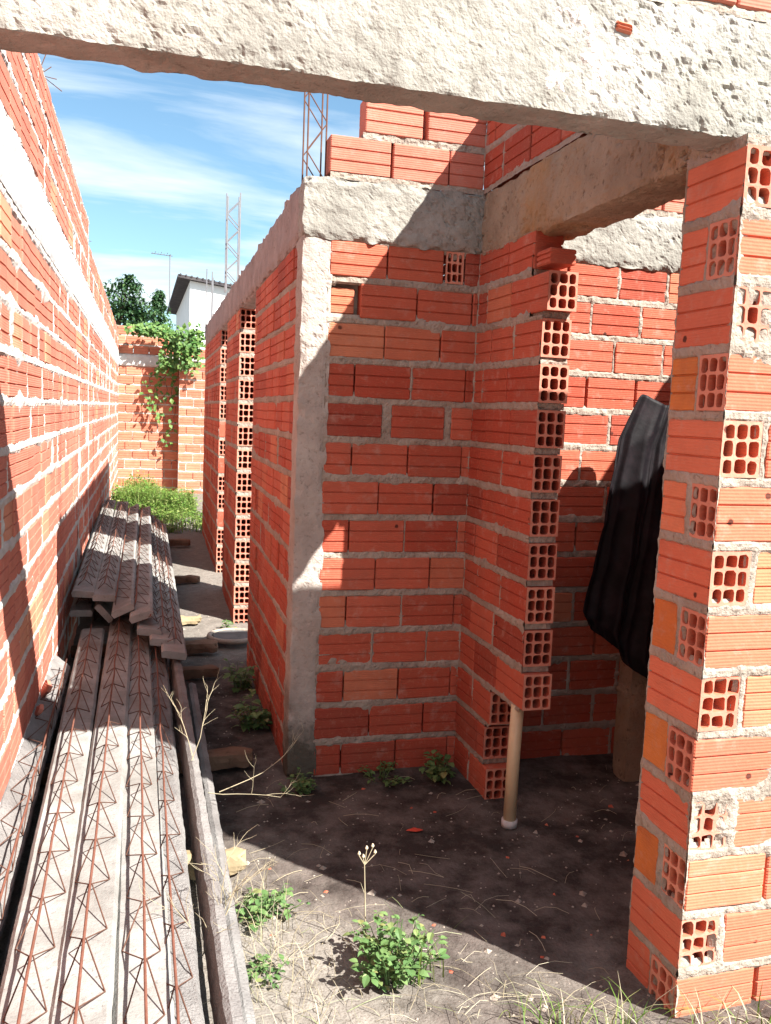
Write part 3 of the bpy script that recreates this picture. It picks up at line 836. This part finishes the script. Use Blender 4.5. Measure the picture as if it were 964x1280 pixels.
# ================================================================== PLANTS
def leaf(mb, base, direction, up, ln, w, mat=0, fold=.25, curl=.3, pts=5):
    d = Vector(direction).normalized(); u = Vector(up)
    sdir = d.cross(u)
    if sdir.length < 1e-4: sdir = d.orthogonal()
    sdir.normalize(); u = sdir.cross(d).normalized(); b = Vector(base)
    prof = [(0, .12), (.25, .85), (.5, 1), (.75, .7), (1, .05)] if pts == 5 else [(0, .2), (.5, 1), (1, .06)]
    vs = []
    for (q, k) in prof:
        c = b + d * ln * q - u * curl * ln * q * q
        vs += [c - sdir * w * .5 * k + u * fold * w * .5 * k, c, c + sdir * w * .5 * k + u * fold * w * .5 * k]
    fs = []
    for i in range(len(prof) - 1):
        a = i * 3; fs += [(a, a + 1, a + 4, a + 3), (a + 1, a + 2, a + 5, a + 4)]
    mb.add(vs, fs, mat)
def rdir(zlo=-.2, zhi=1):
    a = random.uniform(0, 2 * math.pi); z = random.uniform(zlo, zhi)
    return Vector((math.cos(a), math.sin(a), z))
def blade(mb, base, ln, w, lean, az, mat=0, seg=4):
    vs = []; b = Vector(base); dx, dy = math.cos(az), math.sin(az)
    for i in range(seg + 1):
        q = i / seg; a = lean * q
        c = b + Vector((dx * ln * q * math.sin(a), dy * ln * q * math.sin(a), ln * q * math.cos(a)))
        k = w * (1 - q * .92) * .5
        vs += [c + Vector((-dy * k, dx * k, 0)), c + Vector((dy * k, -dx * k, 0))]
    mb.add(vs, [(2 * i, 2 * i + 1, 2 * i + 3, 2 * i + 2) for i in range(seg)], mat)

def weed(x, y, rad, ht, stems, lpers, lsize, label, cat='weed', group=None, name='leafy_weed', mleaf=M_LEAF, z=None):
    z = gh(x, y) if z is None else z
    r = empty(name, (x, y, z), label, cat, group)
    st, lf = MB(), MB()
    for s_ in range(stems):
        a = random.uniform(0, 2 * math.pi); rr = rad * math.sqrt(random.random()); h = ht * random.uniform(.45, 1) * (1 - .45 * rr / rad)
        b0 = Vector((x + rr * .35 * math.cos(a), y + rr * .35 * math.sin(a), z - .01))
        tip = Vector((x + rr * math.cos(a), y + rr * math.sin(a), z + h)); mid = (b0 + tip) / 2 + Vector((0, 0, h * .12))
        st.tube([b0, mid, tip], [.0022, .0018, .001], 5)
        for k in range(lpers):
            q = random.uniform(.2, 1.02); p = b0.lerp(mid, q * 2) if q < .5 else mid.lerp(tip, q * 2 - 1)
            d = rdir(-.25, .6); l = lsize * random.uniform(.4, 1.25)
            p2 = p + d.normalized() * l * .4
            leaf(lf, p2, d, (random.uniform(-.3, .3), random.uniform(-.3, .3), 1), l, l * .72, 0, random.uniform(.05, .4), random.uniform(.1, .5))
    st.build('stem', [M_LEAF], r); lf.build('foliage', [mleaf], r)
    return r
weed(.70, 2.17, .14, .24, 40, 13, .024, 'bright green leafy weed growing alone in the sunny dirt at the bottom centre')
weed(.40, 2.56, .14, .10, 20, 8, .026, 'low sparse green weed among dry grass right beside the joist pile')
weed(.545, 4.15, .10, .22, 16, 9, .042, 'dark leafy weed at the foot of the passage wall, nearer the column')
weed(.56, 4.75, .09, .26, 14, 8, .04, 'dark leafy weed farther along the foot of the passage wall')
weed(.66, 3.42, .10, .09, 18, 6, .026, 'small dark weed at the foot of the concrete column')
weed(1.27, 3.42, .10, .15, 18, 7, .034, 'dark green weed filling the inner corner of the brick walls')
weed(1.02, 3.46, .16, .07, 18, 6, .024, 'thin dark weeds along the foot of the brick wall facing the viewer')
weed(.62, 6.02, .06, .12, 8, 6, .03, 'small green weed beside the hollow block end next to the drain cover')
weed(.35, 2.25, .10, .06, 12, 6, .02, 'tiny green weed in pale dry grass near the bottom of the joist pile')

# tall flower stalk
r = empty('flower_stalk', (.66, 2.32, gh(.66, 2.32)), 'thin tall stalk with pale seed heads rising behind the bright weed', 'flower stalk')
mb = MB(); z = gh(.66, 2.32)
mb.tube([(.66, 2.32, z), (.655, 2.33, z + .14), (.648, 2.33, z + .27)], [.0022, .002, .0014], 6); tips = []
for dx, dz in ((-.018, .03), (.004, .045), (.022, .05), (-.005, .02), (.03, .03)):
    mb.tube([(.649, 2.33, z + .26), (.649 + dx * .7, 2.33, z + .26 + dz * .7), (.649 + dx, 2.33, z + .26 + dz)], .0012, 5); tips.append((.649 + dx, 2.33, z + .26 + dz))
mb.build('stalk', [M_TWIG], r)
mb = MB()
for t_ in tips: mb.tube([t_, (t_[0], t_[1], t_[2] + .006), (t_[0], t_[1], t_[2] + .013)], [.002, .005, .002], 7)
mb.build('seed_head', [M_STRAW], r)
# taller thin stems through the bright weed
r = empty('grass_clump', (.80, 2.17, gh(.8, 2.17)), 'few upright pale green blades on the right of the bright weed', 'grass', 'grass clumps in the foreground')
mb = MB()
for k in range(16): blade(mb, (.80 + random.uniform(-.05, .05), 2.17 + random.uniform(-.04, .04), gh(.8, 2.17) - .01), random.uniform(.12, .25), .006, random.uniform(.1, .7), random.uniform(0, 6.3))
mb.build('blades', [M_GRASS], r)
for (x, y, n, h, lab) in ((1.04, 1.90, 26, .17, 'green grass tuft at the bottom edge left of the pier'), (1.22, 1.82, 34, .22, 'long-bladed grass tuft against the foot of the pier'),
                          (1.42, 1.74, 34, .18, 'grass tuft growing in front of the sunny face of the pier'), (1.62, 1.74, 30, .16, 'grass tuft at the bottom right corner of the picture')):
    z = gh(x, y); r = empty('grass_clump', (x, y, z), lab, 'grass', 'grass clumps in the foreground')
    mb = MB()
    for k in range(n): blade(mb, (x + random.gauss(0, .045), y + random.gauss(0, .03), z - .01), h * random.uniform(.4, 1), .005, random.uniform(.2, 1.3), random.uniform(0, 6.3), 1 if random.random() < .35 else 0)
    mb.build('blades', [M_GRASS, M_DRYGRASS], r)

def twig(mb, p, d, ln, r, depth):
    p = Vector(p); d = Vector(d).normalized(); pts = [p]
    n = 5
    for i in range(n):
        d = (d + Vector((random.uniform(-.2, .2), random.uniform(-.2, .2), random.uniform(-.12, .16)))).normalized()
        p = p + d * ln / n; pts.append(p.copy())
        if depth and i >= 1 and random.random() < .75:
            twig(mb, p, (d + rdir(-.2, .7) * .8), ln * random.uniform(.3, .6), r * .6, depth - 1)
    mb.tube(pts, [r * (1 - .6 * i / n) for i in range(n + 1)], 5)
for (x, y, z, d, ln, lab) in ((.205, 3.05, .30, (.05, .05, 1), .24, 'pale dry branching twig standing up against the joist pile'),
                              (.235, 2.95, .22, (1, -.25, .15), .30, 'pale dry twig arching out from the joists over the dark dirt'),
                              (.19, 2.15, .18, (.1, -.2, 1), .22, 'tangle of thin dry stems leaning on the edge joist')):
    r = MB()
    for k in range(2 if 'tangle' not in lab else 7):
        twig(r, (x + random.uniform(-.03, .06), y + random.uniform(-.25, .25) * ('tangle' in lab), z), Vector(d) + rdir(-.2, .2) * .35, ln * random.uniform(.7, 1.1), .0017, 2)
    single('dry_twig', r, [M_TWIG], (x, y, z), lab, 'twig', 'dry twigs by the joists')

# loose dry grass litter on the dirt
mb = MB()
for k in range(480):
    x = random.uniform(.22, 1.5); y = random.uniform(1.75, 2.75)
    if y + .95 * (x - .3) > 2.85 and random.random() < .85: continue
    if x > 1.3 and y > 1.83: continue
    z = gh(x, y); a = random.uniform(0, 6.3); l = random.uniform(.03, .17); c = random.uniform(-.5, .5)
    pts = []
    for i in range(4):
        q = i / 3; pts.append((x + l * q * math.cos(a + c * q), y + l * q * math.sin(a + c * q), z + .002 + random.uniform(0, .014) + .012 * math.sin(q * 3.1)))
    mb.tube(pts, random.uniform(.0004, .0010), 4, 0, False)
for k in range(150):      # standing dry stalks near the joists
    x = random.uniform(.22, .50); y = random.uniform(1.7, 2.75); blade(mb, (x, y, gh(x, y)), random.uniform(.05, .2), .003, random.uniform(.1, 1.5), random.uniform(0, 6.3), 0)
o = single('dry_grass', mb, [M_DRYGRASS], (.7, 2.3, 0), 'straw-coloured dry grass scattered over the sunlit dirt', 'dry grass', kind='stuff')
mb = MB()
for k in range(60):
    x = random.uniform(.3, 2.2); y = random.uniform(2.1, 3.45)
    if 1.36 < x < 1.52 and y > 2.85: continue
    z = gh(x, y); a = random.uniform(0, 6.3); l = random.uniform(.02, .16); c = random.uniform(-.8, .8)
    mb.tube([(x + l * q * math.cos(a + c * q), y + l * q * math.sin(a + c * q), z + .003 + .01 * math.sin(q * 3)) for q in (0, .33, .66, 1)], random.uniform(.0004, .0010), 4, 0, False)
o = single('dry_stems', mb, [M_TWIG], (1, 2.8, 0), 'thin dry stems strewn over the dark shaded floor', 'dry stems', kind='stuff')
# gravel crumbs
mb = MB()
for k in range(1900):
    x = random.uniform(.25, 2.2); y = random.uniform(1.8, 6.5)
    if y > 3.4 and x > .6: continue
    r_ = random.uniform(.002, .006) if random.random() < .93 else random.uniform(.008, .018); z = gh(x, y)
    vs = [(x + r_ * random.uniform(.6, 1.2) * sx, y + r_ * random.uniform(.6, 1.2) * sy, z + r_ * sz * random.uniform(.4, .9)) for sx, sy, sz in ((1, 0, 0), (0, 1, 0), (-1, 0, 0), (0, -1, 0), (0, 0, 1), (0, 0, -1))]
    mb.add(vs, [(0, 1, 4), (1, 2, 4), (2, 3, 4), (3, 0, 4), (1, 0, 5), (2, 1, 5), (3, 2, 5), (0, 3, 5)])
for k in range(26):
    x = random.uniform(.3, 2.1); y = random.uniform(1.85, 3.4)
    if x > 1.36 and y > 2.85 and x < 1.52: continue
    r_ = random.uniform(.006, .017); z = gh(x, y); q = [random.uniform(.4, 1.1) for _ in range(6)]
    vs = [(x + r_ * q[i] * sx, y + r_ * q[i] * sy, z + r_ * .6 * q[i] * sz) for i, (sx, sy, sz) in enumerate(((1, .3, 0), (-.2, 1, 0), (-1, -.2, 0), (.3, -1, 0), (.2, 0, 1), (0, 0, -1)))]
    mb.add(vs, [(0, 1, 4), (1, 2, 4), (2, 3, 4), (3, 0, 4)], 1)
o = single('gravel', mb, [M_MORTAR, M_BRICK], (1, 3, 0), 'crumbs of mortar and gravel scattered on the dirt floor', 'gravel', kind='stuff')
# red leaf
mb = MB(); z = gh(1.02, 2.97)
for a in (0.3, 1.5, 2.6): leaf(mb, (1.02, 2.97, z + .006), (math.cos(a), math.sin(a), .25), (0, 0, 1), .035, .022)
single('fallen_leaf', mb, [M_REDLEAF], (1.02, 2.97, z), 'small red fallen leaf on the dark dirt in front of the brick wall', 'leaf')
# brick shards wedged between the left wall and the joists
for (x, y, z, s_, lab) in ((-.375, 3.95, .30, 1.0, 'larger broken brick shard wedged between left wall and joists'), (-.38, 3.70, .29, .6, 'smaller broken brick shard wedged at the left wall nearer the viewer')):
    mb = MB(); k = 9; ang = [2 * math.pi * q / k + random.uniform(-.25, .25) for q in range(k)]
    rad = [s_ * random.uniform(.022, .052) for q in range(k)]
    mb.add([(d_ + random.uniform(-.003, .003), rad[q] * math.cos(ang[q]), rad[q] * math.sin(ang[q])) for d_ in (-.008, .008) for q in range(k)],
           [tuple(range(k))[::-1], tuple(range(k, 2 * k))] + [(q, (q + 1) % k, k + (q + 1) % k, k + q) for q in range(k)])
    o = mb.build('brick_shard', [M_BRICK_WALL]); o.location = (x, y, z); o.rotation_euler = (.5, .4, .3)
    tag(o, lab, 'brick shard', 'brick shards at the left wall')

# grass patch at the far end
mb = MB()
for k in range(15000):
    x = random.uniform(-.36, .80); y = random.uniform(10.3, 15.1)
    if vnoise(x * 3 + 9, y * 1.3, 2) < -.25 and random.random() < .8: continue
    k2 = vnoise(x * 1.6, y * 1.1, 4); h = (.17 + .20 * k2) * random.uniform(.35, 1.25) * (1.2 if x < .3 else .9)
    if y < 11: h *= .65
    z = gh(x, y)
    if random.random() < .55: blade(mb, (x, y, z), h, .012, random.uniform(.1, 1.1), random.uniform(0, 6.3), 0, 3)
    else: leaf(mb, (x, y, z + h * random.uniform(.4, 1)), rdir(-.2, .8), (0, 0, 1), random.uniform(.04, .08), random.uniform(.02, .05), 0, .2, .4, 3)
single('green_grass', mb, [M_GRASS], (.2, 12.5, 0), 'bright overgrown green grass at the far end of the passage', 'grass', kind='stuff')

# climbing plant on the back wall
r = empty('climbing_plant', (.7, 15.4, 0), 'green leafy creeper hanging over the top of the back wall', 'climbing plant')
lf, st = MB(), MB()
def vine_leaf(x, y, z, s_): leaf(lf, (x, y, z), Vector((random.uniform(-1, 1), random.uniform(-1, -.1), random.uniform(-1, .4))), (random.uniform(-.4, .4), -1, .6), s_, s_ * .8, 0, .2, .3, 3)
for k in range(1050):
    c = random.choice([(.86, 2.55, .17, .27), (.86, 2.72, .2, .16), (.52, 2.62, .14, .2), (.45, 2.26, .18, .15), (.72, 2.45, .16, .2), (.1, 2.78, .24, .10), (.35, 2.78, .2, .08)])
    x = random.gauss(c[0], c[2] * .6); z = random.gauss(c[1], c[3] * .6)
    yy = 15.30 - abs(random.gauss(0, .09)) - (.22 if x > .64 else 0)
    if x < .3 and z < 2.7: continue
    vine_leaf(x, yy, z, random.uniform(.05, .10))
for (x0, z0, x1, z1, n) in ((.50, 2.25, .15, 1.5, 26), (.62, 2.3, .56, 1.35, 30), (.56, 1.25, .40, .85, 12), (.35, 2.2, .12, 1.85, 16), (.45, 1.9, .28, 1.3, 14)):
    pts = [(x0 + (x1 - x0) * q + .05 * math.sin(q * 9), 15.42, z0 + (z1 - z0) * q) for q in np.linspace(0, 1, 10)]
    st.tube(pts, .006, 5)
    for k in range(n):
        q = random.random(); vine_leaf(x0 + (x1 - x0) * q + random.gauss(0, .06), 15.42 - abs(random.gauss(0, .06)), z0 + (z1 - z0) * q + random.gauss(0, .05), random.uniform(.05, .10))
lf.build('foliage', [M_LEAF_VINE], r); st.build('stem', [M_BARK], r)

# trees beyond the back wall
def tree(x, y, lobes, n, ls, label, trunk_h, name='leafy_tree'):
    r = empty(name, (x, y, 0), label, 'tree', 'trees beyond the back wall')
    tk, cr = MB(), MB()
    tk.tube([(x, y, -.1), (x + .05, y, trunk_h * .5), (x - .03, y + .05, trunk_h)], [.14, .10, .07], 9)
    for (cx, cy, cz, rx, rz) in lobes:
        tk.tube([(x - .02, y + .03, trunk_h * .9), ((x + cx) / 2, (y + cy) / 2, (trunk_h + cz) / 2), (cx, cy, cz + rz * .4)], [.05, .03, .012], 6)
        for k in range(n):
            d = Vector((random.gauss(0, 1), random.gauss(0, 1), random.gauss(0, 1))).normalized() * random.random() ** .45
            # leaves gather in sprays, leaving gaps
            w_ = 1 + .35 * float(vnoise(d.x * 3 + cx * 5, d.y * 3, d.z * 3 + cz))
            p = Vector((cx + d.x * rx * w_, cy + d.y * rx * w_, cz + d.z * rz * w_))
            if float(vnoise(p.x * 4.2, p.y * 4.2, p.z * 4.2)) < -.22: continue
            leaf(cr, p, rdir(-.7, .5), (0, 0, 1), ls * random.uniform(.6, 1.2), ls * .5, 0, .2, .5, 3)
    tk.build('trunk', [M_BARK], r); cr.build('crown', [M_LEAF_TREE], r)
tree(-.5, 20, [(-.35, 20, 3.75, .55, .48), (-.05, 20.2, 3.5, .42, .4), (-.75, 20.2, 3.4, .6, .6), (-.1, 19.8, 3.0, .5, .35), (.22, 20, 2.95, .3, .22), (-.2, 20, 4.2, .22, .2)], 900, .12, 'dark leafy tree above the back wall next to the left wall', 3.0)
tree(.6, 23, [(.50, 23, 3.75, .26, .42), (.70, 23.2, 3.35, .35, .35), (.30, 23, 3.3, .35, .28), (.46, 23, 4.2, .14, .26)], 620, .12, 'slimmer dark tree in front of the left end of the white house', 2.8)

# ================================================================== WHITE HOUSE
wh = empty('white_house', (4, 34, 0), 'white rendered house with dark overhanging roof beyond the back wall', 'house')
mb = MB(); mb.add([(1.60, 30.0, 0), (8, 30.0, 0), (8, 30.0, 4.92), (1.60, 30.0, 5.67), (1.60, 41, 0), (8, 41, 0), (8, 41, 4.92), (1.60, 41, 5.67)],
                  [(0, 1, 2, 3), (4, 7, 6, 5), (0, 3, 7, 4), (1, 5, 6, 2), (3, 2, 6, 7), (0, 4, 5, 1)])
mb.build('wall', [M_HOUSEWHITE], wh)
mb = MB()
x0, x1, y0, y1 = 1.2, 8.4, 29.8, 41.5; za, zb = 5.73, 4.88
t_ = .10
mb.add([(x0, y0, za), (x1, y0, zb), (x1, y1, zb), (x0, y1, za), (x0, y0, za + t_), (x1, y0, zb + t_), (x1, y1, zb + t_), (x0, y1, za + t_)],
       [(0, 3, 2, 1), (4, 5, 6, 7), (0, 1, 5, 4), (1, 2, 6, 5), (2, 3, 7, 6), (3, 0, 4, 7)])
n_ = 40                   # rolled tile edge along the front
for k in range(n_):
    xx = x0 + .08 + k * .18; zz = za + t_ + (zb - za) * (xx - x0) / (x1 - x0)
    mb.tube([(xx, y0 - .02, zz), (xx, y1, zz)], .035, 6)
mb.build('roof', [M_ROOF], wh)
an = empty('television_antenna', (1.22, 38, 5.8), 'thin rooftop antenna on a mast above the trees', 'antenna')
mb = MB(); mb.tube([(1.2, 38, 5.6), (1.2, 38, 7.75)], .025, 6); mb.build('mast', [M_GALV], an)
mb = MB(); mb.tube([(.45, 38.2, 7.78), (1.3, 38, 7.7)], .018, 5)
for k in range(7): mb.tube([(.5 + .12 * k, 38.2 - .03 * k - .3, 7.77 - .01 * k + .06 * (k % 2)), (.5 + .12 * k, 38.2 - .03 * k + .3, 7.77 - .01 * k + .1)], .012, 4)
mb.build('yagi_element', [M_GALV], an)

# ================================================================== SKY, SUN, CAMERA
SUN = Vector((1, -1.18, 1.52)).normalized()
w = bpy.data.worlds.new('World'); scene.world = w; w.use_nodes = True
nt = w.node_tree; bg = nt.nodes['Background']
sky = nt.nodes.new('ShaderNodeTexSky'); sky.sky_type = 'NISHITA'; sky.sun_disc = False
sky.sun_elevation = math.asin(SUN.z); sky.sun_rotation = math.atan2(SUN.x, SUN.y)
sky.air_density = 1.0; sky.dust_density = .6; sky.ozone_density = 1.5
tc = nt.nodes.new('ShaderNodeTexCoord'); sp = nt.nodes.new('ShaderNodeSeparateXYZ'); L(nt, tc.outputs['Generated'], sp.inputs[0])
zc = math_(nt, 'MAXIMUM', math_(nt, 'ADD', sp.outputs['Z'], .12), .05)
cb = nt.nodes.new('ShaderNodeCombineXYZ')
L(nt, math_(nt, 'DIVIDE', sp.outputs['X'], zc), cb.inputs[0]); L(nt, math_(nt, 'DIVIDE', sp.outputs['Y'], zc), cb.inputs[1])
mp = nt.nodes.new('ShaderNodeMapping'); mp.inputs['Scale'].default_value = (.55, 1.5, 1); mp.inputs['Rotation'].default_value = (0, 0, .25); mp.inputs['Location'].default_value = (1.3, .4, 0)
L(nt, cb.outputs[0], mp.inputs[0])
cn = nt.nodes.new('ShaderNodeTexNoise'); cn.inputs['Scale'].default_value = 1.1; cn.inputs['Detail'].default_value = 8; cn.inputs['Roughness'].default_value = .55; cn.inputs['Distortion'].default_value = .4
L(nt, mp.outputs[0], cn.inputs['Vector'])
cf = ramp(nt, cn.outputs['Fac'], [(.42, (0, 0, 0)), (.62, (.95, .95, .95))])
L(nt, mix(nt, cf, mix(nt, 1.0, sky.outputs[0], (.93, 1.12, 1.10), 'MULTIPLY'), (6.4, 6.9, 7.2)), bg.inputs['Color'])
bg.inputs['Strength'].default_value = .054

ld = bpy.data.lights.new('sun', 'SUN'); ld.energy = 4.9; ld.angle = math.radians(.53); ld.color = (1, .955, .89)
lo = bpy.data.objects.new('sun', ld); COL.objects.link(lo); lo.location = (6, -6, 9)
lo.rotation_euler = (-SUN).to_track_quat('-Z', 'Y').to_euler()

RM = [[0.9617407, -0.2708268, 0.0413239], [0.0095963, -0.1174438, -0.9930332], [0.2737932, 0.955437, -0.1103515]]
cam = bpy.data.cameras.new('camera'); co = bpy.data.objects.new('camera', cam); COL.objects.link(co)
Rm = Matrix(((RM[0][0], -RM[1][0], -RM[2][0]), (RM[0][1], -RM[1][1], -RM[2][1]), (RM[0][2], -RM[1][2], -RM[2][2])))
co.matrix_world = Matrix.Translation((0, 0, 1.55)) @ Rm.to_4x4()
cam.sensor_fit = 'VERTICAL'; cam.sensor_height = 24; cam.lens = 1090.01 / 1280 * 24
cam.clip_start = .02; cam.clip_end = 2000
scene.camera = co
vs = scene.view_settings
vs.view_transform = 'Standard'; vs.look = 'None'; vs.gamma = 1; vs.exposure = 1.8
scene.cycles.max_bounces = 8; scene.cycles.diffuse_bounces = 6
